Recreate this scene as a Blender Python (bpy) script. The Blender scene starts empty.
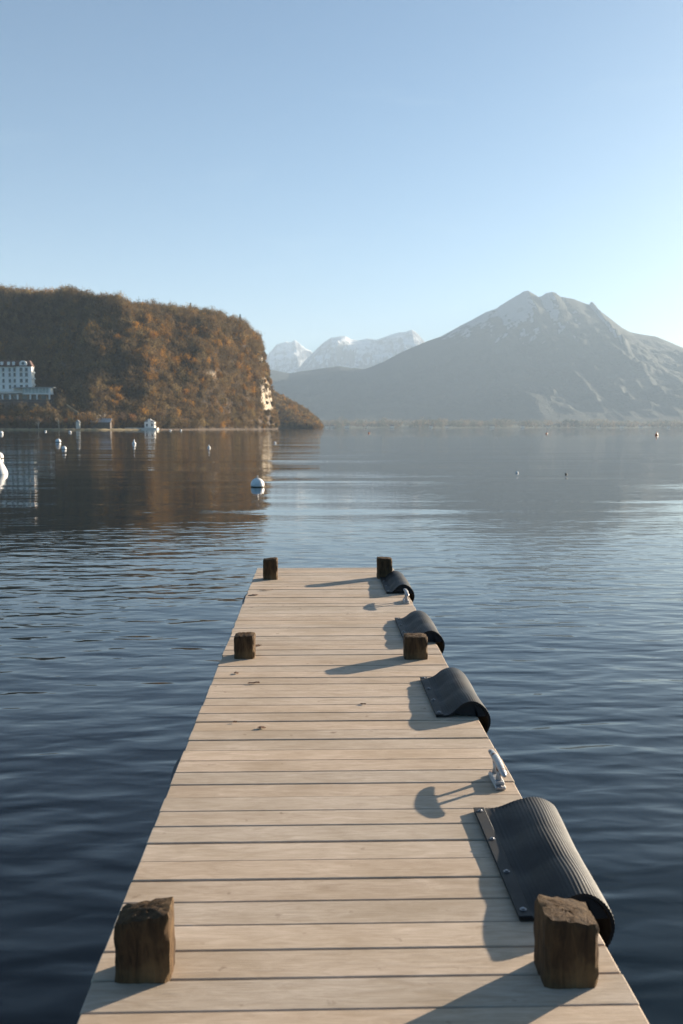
import bpy, math, random
import numpy as np
from mathutils import Vector, Matrix
random.seed(7); RNG = np.random.default_rng(11)
S = bpy.context.scene
COL = S.collection
FPX = 35.0/36.0*1024
HC = 2.05; DECK = 0.55
PITCH = math.atan((512-427.6)/FPX); YAW = math.atan((341.5-313.5)/FPX)
VPX = 313.5; HY = 427.6

# ---------------------------------------------------------------- camera
cam = bpy.data.cameras.new('camera'); co = bpy.data.objects.new('camera', cam); COL.objects.link(co)
cam.sensor_fit = 'VERTICAL'; cam.sensor_height = 36; cam.sensor_width = 24; cam.lens = 35
cam.clip_start = 0.05; cam.clip_end = 60000
co.location = (0, 0, HC); co.rotation_euler = (math.pi/2-PITCH, 0, -YAW)
cam.dof.use_dof = True; cam.dof.focus_distance = 6.5; cam.dof.aperture_fstop = 4.5
S.camera = co
RM = co.rotation_euler.to_matrix()
def ray(px, py):
    return RM @ Vector((px-341.5, -(py-512), -FPX))
def at(px, py, d):
    r = ray(px, py); k = d/r.y
    return Vector((0, 0, HC)) + r*k
def on_z(px, py, z):
    r = ray(px, py); k = (z-HC)/r.z
    return Vector((0, 0, HC)) + r*k
FP = FPX/math.cos(PITCH)
def U(q): return np.tan(np.arctan((np.asarray(q,float)-341.5)/FP)+YAW) if hasattr(q,'__len__') else math.tan(math.atan((q-341.5)/FP)+YAW)
def UE(q, py):
    r = ray(q, py); return r.x/r.y, r.z/r.y
def conv(sil):
    out = []
    for q, py in sil:
        u, e = UE(q, py); out.append((341.5+FP*math.tan(math.atan(u)-YAW), e))
    return out

# ---------------------------------------------------------------- helpers
def tag(o, label=None, cat=None, group=None, kind=None):
    if label: o['label'] = label
    if cat: o['category'] = cat
    if group: o['group'] = group
    if kind: o['kind'] = kind
    return o
def empty(name, loc=(0,0,0), rz=0.0):
    o = bpy.data.objects.new(name, None); o.empty_display_size = 0.1
    COL.objects.link(o); o.location = loc; o.rotation_euler = (0,0,rz); return o
def link(name, me, mat, parent=None, smooth=False):
    o = bpy.data.objects.new(name, me); COL.objects.link(o)
    if mat: me.materials.append(mat)
    if parent: o.parent = parent
    if smooth: me.polygons.foreach_set('use_smooth', [True]*len(me.polygons))
    return o
def np_mesh(name, V, F, mat, parent=None, smooth=False, tint=None):
    V = np.asarray(V, dtype=np.float32); F = np.asarray(F, dtype=np.int32)
    me = bpy.data.meshes.new(name); n = F.shape[1]
    me.vertices.add(len(V)); me.vertices.foreach_set('co', V.ravel())
    me.loops.add(F.size); me.loops.foreach_set('vertex_index', F.ravel())
    me.polygons.add(len(F))
    me.polygons.foreach_set('loop_start', np.arange(0, F.size, n, dtype=np.int32))
    try: me.polygons.foreach_set('loop_total', np.full(len(F), n, dtype=np.int32))
    except Exception: pass
    if tint is not None:
        a = me.color_attributes.new('tint', 'FLOAT_COLOR', 'POINT')
        c = np.ones((len(V), 4), dtype=np.float32); c[:, :3] = tint
        a.data.foreach_set('color', c.ravel())
    me.update(calc_edges=True); me.validate()
    return link(name, me, mat, parent, smooth)
class MB:
    """collects pieces in one mesh"""
    def __init__(s): s.V = []; s.F = []; s.T = []; s.t = (1,1,1)
    def add(s, vs, fs):
        b = len(s.V); s.V += [tuple(v) for v in vs]; s.T += [s.t]*len(vs)
        s.F += [tuple(i+b for i in f) for f in fs]
    def box(s, x0, x1, y0, y1, z0, z1, bev=0.0, M=None):
        if bev <= 0:
            vs = [(x,y,z) for z in (z0,z1) for y in (y0,y1) for x in (x0,x1)]
            fs = [(0,2,3,1),(4,5,7,6),(0,1,5,4),(2,6,7,3),(0,4,6,2),(1,3,7,5)]
        else:
            b = bev; vs = []; idx = {}
            for iz,(z,sz) in enumerate(((z0,1),(z1,-1))):
                for iy,(y,sy) in enumerate(((y0,1),(y1,-1))):
                    for ix,(x,sx) in enumerate(((x0,1),(x1,-1))):
                        for k,p in enumerate(((x,y+sy*b,z+sz*b),(x+sx*b,y,z+sz*b),(x+sx*b,y+sy*b,z))):
                            idx[(ix,iy,iz,k)] = len(vs); vs.append(p)
            I = idx; fs = []
            for ix in (0,1): fs.append((I[ix,0,0,0],I[ix,1,0,0],I[ix,1,1,0],I[ix,0,1,0]))
            for iy in (0,1): fs.append((I[0,iy,0,1],I[1,iy,0,1],I[1,iy,1,1],I[0,iy,1,1]))
            for iz in (0,1): fs.append((I[0,0,iz,2],I[1,0,iz,2],I[1,1,iz,2],I[0,1,iz,2]))
            for iy in (0,1):
                for iz in (0,1): fs.append((I[0,iy,iz,1],I[1,iy,iz,1],I[1,iy,iz,2],I[0,iy,iz,2]))
            for ix in (0,1):
                for iz in (0,1): fs.append((I[ix,0,iz,0],I[ix,1,iz,0],I[ix,1,iz,2],I[ix,0,iz,2]))
            for ix in (0,1):
                for iy in (0,1): fs.append((I[ix,iy,0,0],I[ix,iy,1,0],I[ix,iy,1,1],I[ix,iy,0,1]))
            for ix in (0,1):
                for iy in (0,1):
                    for iz in (0,1): fs.append((I[ix,iy,iz,0],I[ix,iy,iz,1],I[ix,iy,iz,2]))
        if M is not None: vs = [tuple(M @ Vector(v)) for v in vs]
        s.add(vs, fs)
    def tube(s, pts, rad, n=8, cap=True):
        vs = []; fs = []; pts = [Vector(p) for p in pts]; m = len(pts)
        for i,p in enumerate(pts):
            t = (pts[min(i+1,m-1)]-pts[max(i-1,0)]).normalized()
            a = t.orthogonal().normalized() if abs(t.z) > .9 else t.cross(Vector((0,0,1))).normalized()
            b = t.cross(a)
            r = rad[i] if hasattr(rad,'__len__') else rad
            for k in range(n):
                w = 2*math.pi*k/n; vs.append(p+a*math.cos(w)*r+b*math.sin(w)*r)
        for i in range(m-1):
            for k in range(n):
                fs.append((i*n+k, i*n+(k+1)%n, (i+1)*n+(k+1)%n, (i+1)*n+k))
        if cap: fs.append(tuple(range(n))); fs.append(tuple((m-1)*n+k for k in range(n)))
        s.add(vs, fs)
    def lathe(s, prof, c=(0,0,0), n=20):
        vs = []; fs = []; m = len(prof)
        for r,z in prof:
            for k in range(n):
                w = 2*math.pi*k/n; vs.append((c[0]+r*math.cos(w), c[1]+r*math.sin(w), c[2]+z))
        for i in range(m-1):
            for k in range(n): fs.append((i*n+k, i*n+(k+1)%n, (i+1)*n+(k+1)%n, (i+1)*n+k))
        fs.append(tuple(range(n))); fs.append(tuple((m-1)*n+k for k in range(n)))
        s.add(vs, fs)
    def build(s, name, mat, parent=None, smooth=False, tint=False):
        me = bpy.data.meshes.new(name); me.from_pydata(s.V, [], s.F)
        import bmesh
        bm = bmesh.new(); bm.from_mesh(me); bmesh.ops.recalc_face_normals(bm, faces=bm.faces); bm.to_mesh(me); bm.free()
        if tint:
            a = me.color_attributes.new('tint','FLOAT_COLOR','POINT')
            c = np.ones((len(s.V),4), dtype=np.float32); c[:,:3] = np.array(s.T); a.data.foreach_set('color', c.ravel())
        return link(name, me, mat, parent, smooth)

# value noise, vectorised
def _h(ix, iy, seed):
    n = (ix.astype(np.int64)*374761393 + iy.astype(np.int64)*668265263 + seed*1274126177) & 0x7fffffff
    n = ((n ^ (n >> 13))*1274126177) & 0x7fffffff
    return ((n ^ (n >> 16)) & 0xffff)/65535.0
def vnoise(x, y, seed=0):
    x = np.asarray(x, float); y = np.asarray(y, float)
    ix = np.floor(x); iy = np.floor(y); fx = x-ix; fy = y-iy
    fx = fx*fx*(3-2*fx); fy = fy*fy*(3-2*fy)
    a=_h(ix,iy,seed); b=_h(ix+1,iy,seed); c=_h(ix,iy+1,seed); d=_h(ix+1,iy+1,seed)
    return (a*(1-fx)+b*fx)*(1-fy)+(c*(1-fx)+d*fx)*fy
def fbm(x, y, oct=5, seed=0, ridged=False, gain=.5):
    t = 0; a = 1; tot = 0
    for o in range(oct):
        v = vnoise(x*2**o+o*17.3, y*2**o-o*9.1, seed+o)
        if ridged: v = 1-abs(2*v-1)
        t = t+a*v; tot += a; a *= gain
    return t/tot
def sstep(a, b, x):
    t = np.clip((x-a)/(b-a), 0, 1); return t*t*(3-2*t)

# ---------------------------------------------------------------- materials
def new_mat(name):
    m = bpy.data.materials.new(name); m.use_nodes = True
    nt = m.node_tree; b = nt.nodes['Principled BSDF']; return m, nt, b
def N(nt, t, **kw):
    n = nt.nodes.new(t)
    for k, v in kw.items():
        if k in n.inputs: n.inputs[k].default_value = v
        else: setattr(n, k, v)
    return n
def ramp(nt, src, stops, mode='LINEAR'):
    r = nt.nodes.new('ShaderNodeValToRGB'); r.color_ramp.interpolation = mode
    e = r.color_ramp.elements
    while len(e) < len(stops): e.new(.5)
    for el, (p, c) in zip(e, stops):
        el.position = p; el.color = (c,c,c,1) if not hasattr(c,'__len__') else (*c,1)
    nt.links.new(src, r.inputs[0]); return r.outputs[0]
def mix(nt, fac, a, b, mode='MIX'):
    m = nt.nodes.new('ShaderNodeMix'); m.data_type = 'RGBA'; m.blend_type = mode
    for s, v in ((0, fac), (6, a), (7, b)):
        if isinstance(v, bpy.types.NodeSocket): nt.links.new(v, m.inputs[s])
        elif s == 0: m.inputs[0].default_value = v
        else: m.inputs[s].default_value = (*v, 1)
    return m.outputs[2]
def noise(nt, scale, detail=4, rough=.55, vec=None, stretch=None, dist=0.0):
    tc = nt.nodes.new('ShaderNodeTexCoord'); src = vec or tc.outputs['Object']
    if stretch:
        mp = nt.nodes.new('ShaderNodeMapping'); mp.inputs['Scale'].default_value = stretch
        nt.links.new(src, mp.inputs[0]); src = mp.outputs[0]
    n = nt.nodes.new('ShaderNodeTexNoise'); n.inputs['Scale'].default_value = scale
    n.inputs['Detail'].default_value = detail; n.inputs['Roughness'].default_value = rough
    n.inputs['Distortion'].default_value = dist
    nt.links.new(src, n.inputs['Vector']); return n.outputs['Fac']
def bump(nt, b, h, strength, distance):
    bp = nt.nodes.new('ShaderNodeBump'); bp.inputs['Strength'].default_value = strength
    bp.inputs['Distance'].default_value = distance
    nt.links.new(h, bp.inputs['Height']); nt.links.new(bp.outputs[0], b.inputs['Normal'])
def plain(name, col, rough=.6, metal=0.0, var=.25, sc=3.0, bmp=0.0):
    m, nt, b = new_mat(name)
    n = noise(nt, sc, 5)
    c = mix(nt, ramp(nt, n, [(.3,0.),(.7,1.)]), tuple(x*(1-var) for x in col), tuple(min(1,x*(1+var)) for x in col))
    nt.links.new(c, b.inputs['Base Color'])
    b.inputs['Roughness'].default_value = rough; b.inputs['Metallic'].default_value = metal
    if bmp: bump(nt, b, n, .5, bmp)
    return m

def mat_deck():
    m, nt, b = new_mat('weathered_deck_wood')
    at_ = nt.nodes.new('ShaderNodeAttribute'); at_.attribute_name = 'tint'
    g1 = noise(nt, 9, 7, .7, stretch=(.7, 3, 3), dist=1.0)
    g2 = noise(nt, 60, 4, .6, stretch=(.12, 3, 3))
    g3 = noise(nt, 3.2, 5, .6, stretch=(.6, 1.3, 1))
    col = mix(nt, ramp(nt, g1, [(.3,0.),(.72,1.)]), (.40,.305,.218), (.61,.495,.385))
    col = mix(nt, ramp(nt, g2, [(.34,.30),(.52,0.)]), col, (.27,.20,.14))
    col = mix(nt, ramp(nt, g3, [(.42,0.),(.68,.60)]), col, (.33,.245,.16))
    spots = noise(nt, 13, 3, .5)
    col = mix(nt, ramp(nt, spots, [(.69,0.),(.76,.6)]), col, (.16,.10,.06))
    col = mix(nt, 1.0, col, at_.outputs['Color'], 'MULTIPLY')
    nt.links.new(col, b.inputs['Base Color'])
    b.inputs['Roughness'].default_value = .72; b.inputs['Specular IOR Level'].default_value = .3
    h = mix(nt, .5, g1, g2); bump(nt, b, h, .5, .004)
    return m
def mat_post():
    m, nt, b = new_mat('old_post_timber')
    g = noise(nt, 14, 6, .7, stretch=(3, 3, .5), dist=.8)
    g2 = noise(nt, 5, 4)
    tc = nt.nodes.new('ShaderNodeTexCoord'); geo = nt.nodes.new('ShaderNodeNewGeometry')
    sp = nt.nodes.new('ShaderNodeSeparateXYZ'); nt.links.new(geo.outputs['Normal'], sp.inputs[0])
    col = mix(nt, ramp(nt, g, [(.3,0.),(.72,1.)]), (.022,.013,.008), (.115,.067,.031))
    col = mix(nt, ramp(nt, g2, [(.5,0.),(.7,.5)]), col, (.26,.17,.08))
    nt.links.new(col, b.inputs['Base Color']); b.inputs['Roughness'].default_value = .85
    b.inputs['Specular IOR Level'].default_value = .2
    bump(nt, b, g, .9, .012)
    return m
def mat_rubber():
    m, nt, b = new_mat('black_ribbed_rubber')
    n = noise(nt, 8, 6, .6); n2 = noise(nt, 90, 3)
    col = mix(nt, ramp(nt, n, [(.4,0.),(.75,1.)]), (.005,.005,.006), (.015,.0145,.0145))
    nt.links.new(col, b.inputs['Base Color'])
    nt.links.new(ramp(nt, n, [(.3,.5),(.7,.7)]), b.inputs['Roughness'])
    b.inputs['Specular IOR Level'].default_value = .35
    bump(nt, b, n2, .3, .001)
    return m
def mat_cleat():
    m, nt, b = new_mat('galvanised_metal_with_rust')
    n = noise(nt, 28, 5, .6)
    f = ramp(nt, n, [(.55,0.),(.64,1.)])
    nt.links.new(mix(nt, f, (.40,.40,.40), (.20,.085,.035)), b.inputs['Base Color'])
    nt.links.new(ramp(nt, n, [(.45,.38),(.6,.8)]), b.inputs['Roughness'])
    nt.links.new(ramp(nt, n, [(.5,.7),(.6,0.)]), b.inputs['Metallic'])
    bump(nt, b, n, .4, .002)
    return m
def mat_water():
    m, nt, b = new_mat('lake_water')
    b.inputs['Base Color'].default_value = (.0015,.006,.009,1)
    b.inputs['Roughness'].default_value = .02
    b.inputs['IOR'].default_value = 1.333
    w1 = noise(nt, .6, 1, .4, stretch=(.5, 1, 1), dist=.5)
    w2 = noise(nt, 3.2, 1, .35, stretch=(.42, 1, 1), dist=.5)
    w3 = noise(nt, 6.0, 1.5, .4, stretch=(.55, 1, 1), dist=.3)
    patch = noise(nt, .012, 3, .6, stretch=(.5, 1.6, 1))
    p = ramp(nt, patch, [(.38,.35),(.62,1.)])
    def mul(a, k):
        q = nt.nodes.new('ShaderNodeMath'); q.operation = 'MULTIPLY'; nt.links.new(a, q.inputs[0])
        if isinstance(k, bpy.types.NodeSocket): nt.links.new(k, q.inputs[1])
        else: q.inputs[1].default_value = k
        return q.outputs[0]
    def add(a, c):
        q = nt.nodes.new('ShaderNodeMath'); nt.links.new(a, q.inputs[0]); nt.links.new(c, q.inputs[1]); return q.outputs[0]
    w0 = noise(nt, .10, 2, .5, stretch=(.4, 1, 1), dist=.5)
    h = add(mul(w1, .055), add(mul(w2, .031), mul(w3, .012)))
    pos = nt.nodes.new('ShaderNodeSeparateXYZ'); tc_ = nt.nodes.new('ShaderNodeTexCoord'); nt.links.new(tc_.outputs['Object'], pos.inputs[0])
    mr = nt.nodes.new('ShaderNodeMapRange'); mr.inputs[1].default_value = 5; mr.inputs[2].default_value = 24; mr.inputs[3].default_value = 1.5; mr.inputs[4].default_value = .20
    nt.links.new(pos.outputs[1], mr.inputs[0]); h = add(mul(mul(h, p), mr.outputs[0]), mul(mul(w0, .22), p))
    bump(nt, b, h, 1.0, WAVE)
    return m
def mat_leaf(name='autumn_twigs', trans=.25):
    m, nt, b = new_mat(name)
    a = nt.nodes.new('ShaderNodeAttribute'); a.attribute_name = 'tint'
    nt.links.new(a.outputs['Color'], b.inputs['Base Color']); b.inputs['Roughness'].default_value = .8
    b.inputs['Specular IOR Level'].default_value = .1
    t = nt.nodes.new('ShaderNodeBsdfTranslucent'); nt.links.new(a.outputs['Color'], t.inputs[0])
    mx = nt.nodes.new('ShaderNodeMixShader'); mx.inputs[0].default_value = trans
    nt.links.new(b.outputs[0], mx.inputs[1]); nt.links.new(t.outputs[0], mx.inputs[2])
    nt.links.new(mx.outputs[0], nt.nodes['Material Output'].inputs[0]); return m
def mat_terrain(name, low, rock, lo=.55, hi=.75, sc=.02, snow=None, west=0.0, snowc=(.80,.82,.85), bmp=0):
    m, nt, b = new_mat(name)
    geo = nt.nodes.new('ShaderNodeNewGeometry'); sp = nt.nodes.new('ShaderNodeSeparateXYZ')
    nt.links.new(geo.outputs['Normal'], sp.inputs[0])
    n = noise(nt, sc, 8, .62); n2 = noise(nt, sc*6, 5, .6)
    ad = nt.nodes.new('ShaderNodeMath'); ad.operation = 'MULTIPLY_ADD'
    hn = nt.nodes.new('ShaderNodeMath'); hn.operation = 'MULTIPLY'; hn.inputs[1].default_value = .6; nt.links.new(sp.outputs[2], hn.inputs[0])
    nt.links.new(n, ad.inputs[0]); ad.inputs[1].default_value = .6; nt.links.new(hn.outputs[0], ad.inputs[2])
    f = ramp(nt, ad.outputs[0], [(lo,1.),(hi,0.)])
    lowc = mix(nt, n2, tuple(x*.6 for x in low), tuple(x*1.35 for x in low))
    rockc = mix(nt, n2, tuple(x*.6 for x in rock), tuple(min(.8,x*1.3) for x in rock))
    col = mix(nt, f, lowc, rockc)
    if snow:
        z0, z1, ns = snow
        pos = nt.nodes.new('ShaderNodeSeparateXYZ'); nt.links.new(geo.outputs['Position'], pos.inputs[0])
        q = nt.nodes.new('ShaderNodeMath'); q.operation = 'MULTIPLY_ADD'
        nt.links.new(n, q.inputs[0]); q.inputs[1].default_value = ns
        lb = nt.nodes.new('ShaderNodeMath'); lb.operation = 'MULTIPLY_ADD'; lb.inputs[1].default_value = -west
        nt.links.new(sp.outputs[0], lb.inputs[0]); nt.links.new(pos.outputs[2], lb.inputs[2]); nt.links.new(lb.outputs[0], q.inputs[2])
        mr = nt.nodes.new('ShaderNodeMapRange'); mr.inputs[1].default_value = z0; mr.inputs[2].default_value = z1
        nt.links.new(q.outputs[0], mr.inputs[0])
        nn = ramp(nt, ad.outputs[0], [(lo-.08,0.),(lo+.1,1.)])
        k = nt.nodes.new('ShaderNodeMath'); k.operation = 'MULTIPLY'
        nt.links.new(mr.outputs[0], k.inputs[0]); nt.links.new(nn, k.inputs[1])
        col = mix(nt, k.outputs[0], col, snowc)
    nt.links.new(col, b.inputs['Base Color']); b.inputs['Roughness'].default_value = .9
    b.inputs['Specular IOR Level'].default_value = .1
    if bmp: bump(nt, b, n2, .8, bmp)
    return m

WAVE = 1.0
M_deck = mat_deck(); M_post = mat_post(); M_rub = mat_rubber(); M_cleat = mat_cleat(); M_water = mat_water()
M_leaf = mat_leaf(trans=.38); M_bark = plain('bark', (.085,.06,.042), .9, var=.4, sc=.8)
M_paleb = plain('pale_bark', (.62,.56,.46), .9, var=.3, sc=1.5)
M_beam = plain('dark_beam_timber', (.10,.075,.05), .85, var=.35, sc=6)
M_strip = plain('dark_rubber_strip', (.012,.012,.014), .55, var=.3, sc=10)
M_fill = plain('black_fill', (.012,.012,.013), .95, var=.2, sc=20)  # for the added fill that blackens the inside of the fender curls
M_bolt = plain('steel_bolt', (.22,.22,.23), .45, 1.0, sc=40)
M_white = plain('white_buoy_plastic', (.72,.71,.69), .4, var=.12, sc=8)
M_orange = plain('orange_buoy_plastic', (.6,.16,.05), .4, var=.15, sc=8)
M_darkp = plain('dark_float', (.03,.03,.035), .5)
M_wband = plain('waterline_brown', (.10,.09,.06), .8)  # dark brown for the thin band at the buoys' waterline
M_wall = plain('hotel_plaster', (.80,.78,.73), .8, var=.08, sc=.15)
M_cream = plain('cream_plaster', (.62,.58,.50), .8, var=.1, sc=.2)
M_roof = plain('brown_red_tiles', (.10,.045,.032), .8, var=.3, sc=.8)
M_slate = plain('grey_roofing', (.30,.31,.32), .7, var=.2, sc=.6)
M_glass = plain('dark_window_glass', (.06,.075,.085), .15, var=.2, sc=.2)
M_green = plain('pale_green_glazing', (.36,.41,.37), .35, var=.2, sc=.4)
M_stone = plain('dark_retaining_stone', (.11,.09,.075), .9, var=.4, sc=.5)
M_grass = plain('bank_grass', (.24,.185,.10), .95, var=.35, sc=.15)
M_dleaf = plain('dead_leaf', (.10,.042,.018), .8, var=.5, sc=30)
def mat_tinted(name):
    m, nt, b = new_mat(name); a = nt.nodes.new('ShaderNodeAttribute'); a.attribute_name = 'tint'
    n = noise(nt, .35, 6, .65); c = mix(nt, ramp(nt, n, [(.3,.0),(.7,1.)]), (.6,.6,.6), (1.25,1.2,1.15))
    nt.links.new(mix(nt, 1.0, a.outputs['Color'], c, 'MULTIPLY'), b.inputs['Base Color']); b.inputs['Roughness'].default_value = .95
    bump(nt, b, n, .8, 1.2); return m
M_hl = mat_tinted('leaf_litter_with_limestone')
M_hill = mat_terrain('leaf_litter', (.085,.058,.038), (.2,.16,.12), .3, .5, .03)
M_mtn = mat_terrain('forest_rock_and_snow_slopes', (.055,.060,.048), (.10,.10,.09), .62, .72, .009, snow=(1560, 1660, 760), west=760, snowc=(.40,.39,.38), bmp=22)
M_snow = mat_terrain('snowy_rock_slopes', (.13,.14,.15), (.12,.13,.15), .74, .80, .008, snow=(1250, 1400, 800), bmp=35)
M_plain_g = mat_terrain('far_fields', (.12,.12,.08), (.2,.18,.14), .3, .5, .004)

# ---------------------------------------------------------------- pier
pier = empty('pier', (0, 0, DECK)); pier.location = (0,0,0)
tag(pier, 'long narrow wooden pier of weathered pale planks reaching out over the lake', 'pier')
XL, XR = -.606, .849
PP = .1493; Y1 = 10.60; FIRST = 10.60-(2.46+.1493*54)
mb = MB(); k = 0; y = Y1
while y > -2.4:
    t = 1+random.uniform(-.08,.06); r_ = random.uniform(-.03,.03)
    mb.t = (t*(1+r_), t, t*(1-r_))
    dz = random.uniform(-.0016,.0016)
    g = .0024+random.uniform(-.0008,.0010)
    x0 = XL+random.uniform(-.004,.004); x1 = XR+random.uniform(-.004,.004)
    pw = FIRST if y > Y1-.01 else PP
    M = Matrix.Translation((0,y-pw/2,0)) @ Matrix.Rotation(random.uniform(-.0012,.0012),4,'Z') @ Matrix.Rotation(random.uniform(-.006,.006),4,'X')
    n = 1
    mb.box(x0, x1, -pw/2+g, pw/2-g, DECK-.032+dz, DECK+dz, .0035, M)
    y -= pw
mb.build('decking', M_deck, pier, tint=True)
for x in (XL+.06, .12, XR-.11):
    b = MB(); b.box(x, x+.05, -2.3, Y1-.03, DECK-.19, DECK-.036, .004); b.build('beam', M_beam, pier)
for yy in np.arange(-2.0, Y1, 1.0):
    b = MB(); b.box(XL+.02, XR-.02, yy, yy+.06, DECK-.27, DECK-.192); b.build('cross_joist', M_beam, pier)
b = MB(); b.box(XL+.01, XR-.01, Y1+.001, Y1+.03, DECK-.17, DECK-.034, .004); b.build('end_board', M_beam, pier)
for yy in (-1.6, 2.75, 6.55, 9.95):
    for x in (XL-.001+.10, XR-.16):
        b = MB(); b.tube([(x,yy+.28,-2.5),(x,yy+.28,DECK-.275)], .07, 12); b.build('pile', M_post, pier)

# ---------------------------------------------------------------- mooring posts
def post(px0, px1, pyb, h, slopex, slopey, label, lean=0, seed=0, dep=.155):
    a = on_z(px0, pyb, DECK); c = on_z(px1, pyb, DECK); w = (c-a).length
    rng = random.Random(seed)
    cx, cy = (a.x+c.x)/2, a.y+dep/2
    ro = empty('mooring_post', (cx, cy, DECK)); ro.rotation_euler = (0, lean, rng.uniform(-.02,.02))
    nx, nz = 10, 12; half = w/2; hd = dep/2
    # rounded-square rings with worn edges
    V = []; F = []; ring = []
    n = 32
    def pt(ang, hx, hy, p=14):
        c_, s_ = math.cos(ang), math.sin(ang)
        r = (abs(c_)**p+abs(s_)**p)**(-1/p); return c_*r*hx, s_*r*hy
    zs = [-.5,-.03]+[h*i/nz for i in range(0,nz)]+[h-.012,h-.003]
    for i, z in enumerate(zs):
        for j in range(n):
            a_ = 2*math.pi*(j+.5)/n
            sh = 1 if z < h-.013 else (.985 if z < h-.005 else .95)
            x, y_ = pt(a_, half*sh, hd*sh)
            wob = .0012*math.sin(z*40+j*1.7+seed)+.0010*math.sin(j*3.1+z*90)
            k = 1+wob/half
            zz = z + (slopex*x+slopey*y_)*max(0,z)/h
            V.append((x*k, y_*k, zz+(.003*math.sin(j*2.3+seed) if z > h-.02 else 0)))
    m = len(zs)
    for i in range(m-1):
        for j in range(n): F.append((i*n+j,i*n+(j+1)%n,(i+1)*n+(j+1)%n,(i+1)*n+j))
    # top: concentric rings, gently rough
    prev = (m-1)*n
    for rr in (.75,.5,.25):
        b0 = len(V)
        for j in range(n):
            a_ = 2*math.pi*(j+.5)/n; x, y_ = pt(a_, half*rr*.96, hd*rr*.96, 6)
            V.append((x, y_, h+.004*(1-rr)+rng.uniform(-.003,.003)+slopex*x+slopey*y_))
        for j in range(n): F.append((prev+j,prev+(j+1)%n,b0+(j+1)%n,b0+j))
        prev = b0
    F.append(tuple(prev+j for j in range(n)))
    q = MB(); q.add(V, F); o = q.build('timber', M_post, ro, smooth=True)
    try:
        o.data.set_sharp_from_angle(angle=math.radians(40))
    except Exception: pass
    tag(ro, label, 'post', 'square timber mooring posts standing through the pier deck')
    return ro
post(114.5, 169.5, 984, .180, .19, .03, 'near left timber post, dark with a golden sunlit right edge and lopsided top', 0.0, 1, .115)
post(545, 599.5, 989, .185, -.16, .0, 'near right timber post, largest, dark brown in front of the biggest rubber fender', 0, 2, .15)
post(234, 254.5, 659, .150, .03, .0, 'squat timber post at middle of the left pier edge', 0, 3, .14)
post(405, 428, 660, .150, -.02, .0, 'squat timber post at right edge beside the second farthest fender', 0, 4, .14)
post(263, 277.5, 580, .205, .08, .0, 'timber post standing alone at the far left corner of the pier', 0, 5, .14)
post(377.5, 392.3, 579, .205, -.06, .0, 'timber post at far right corner of pier behind the farthest fender', 0, 6, .14)

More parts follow.
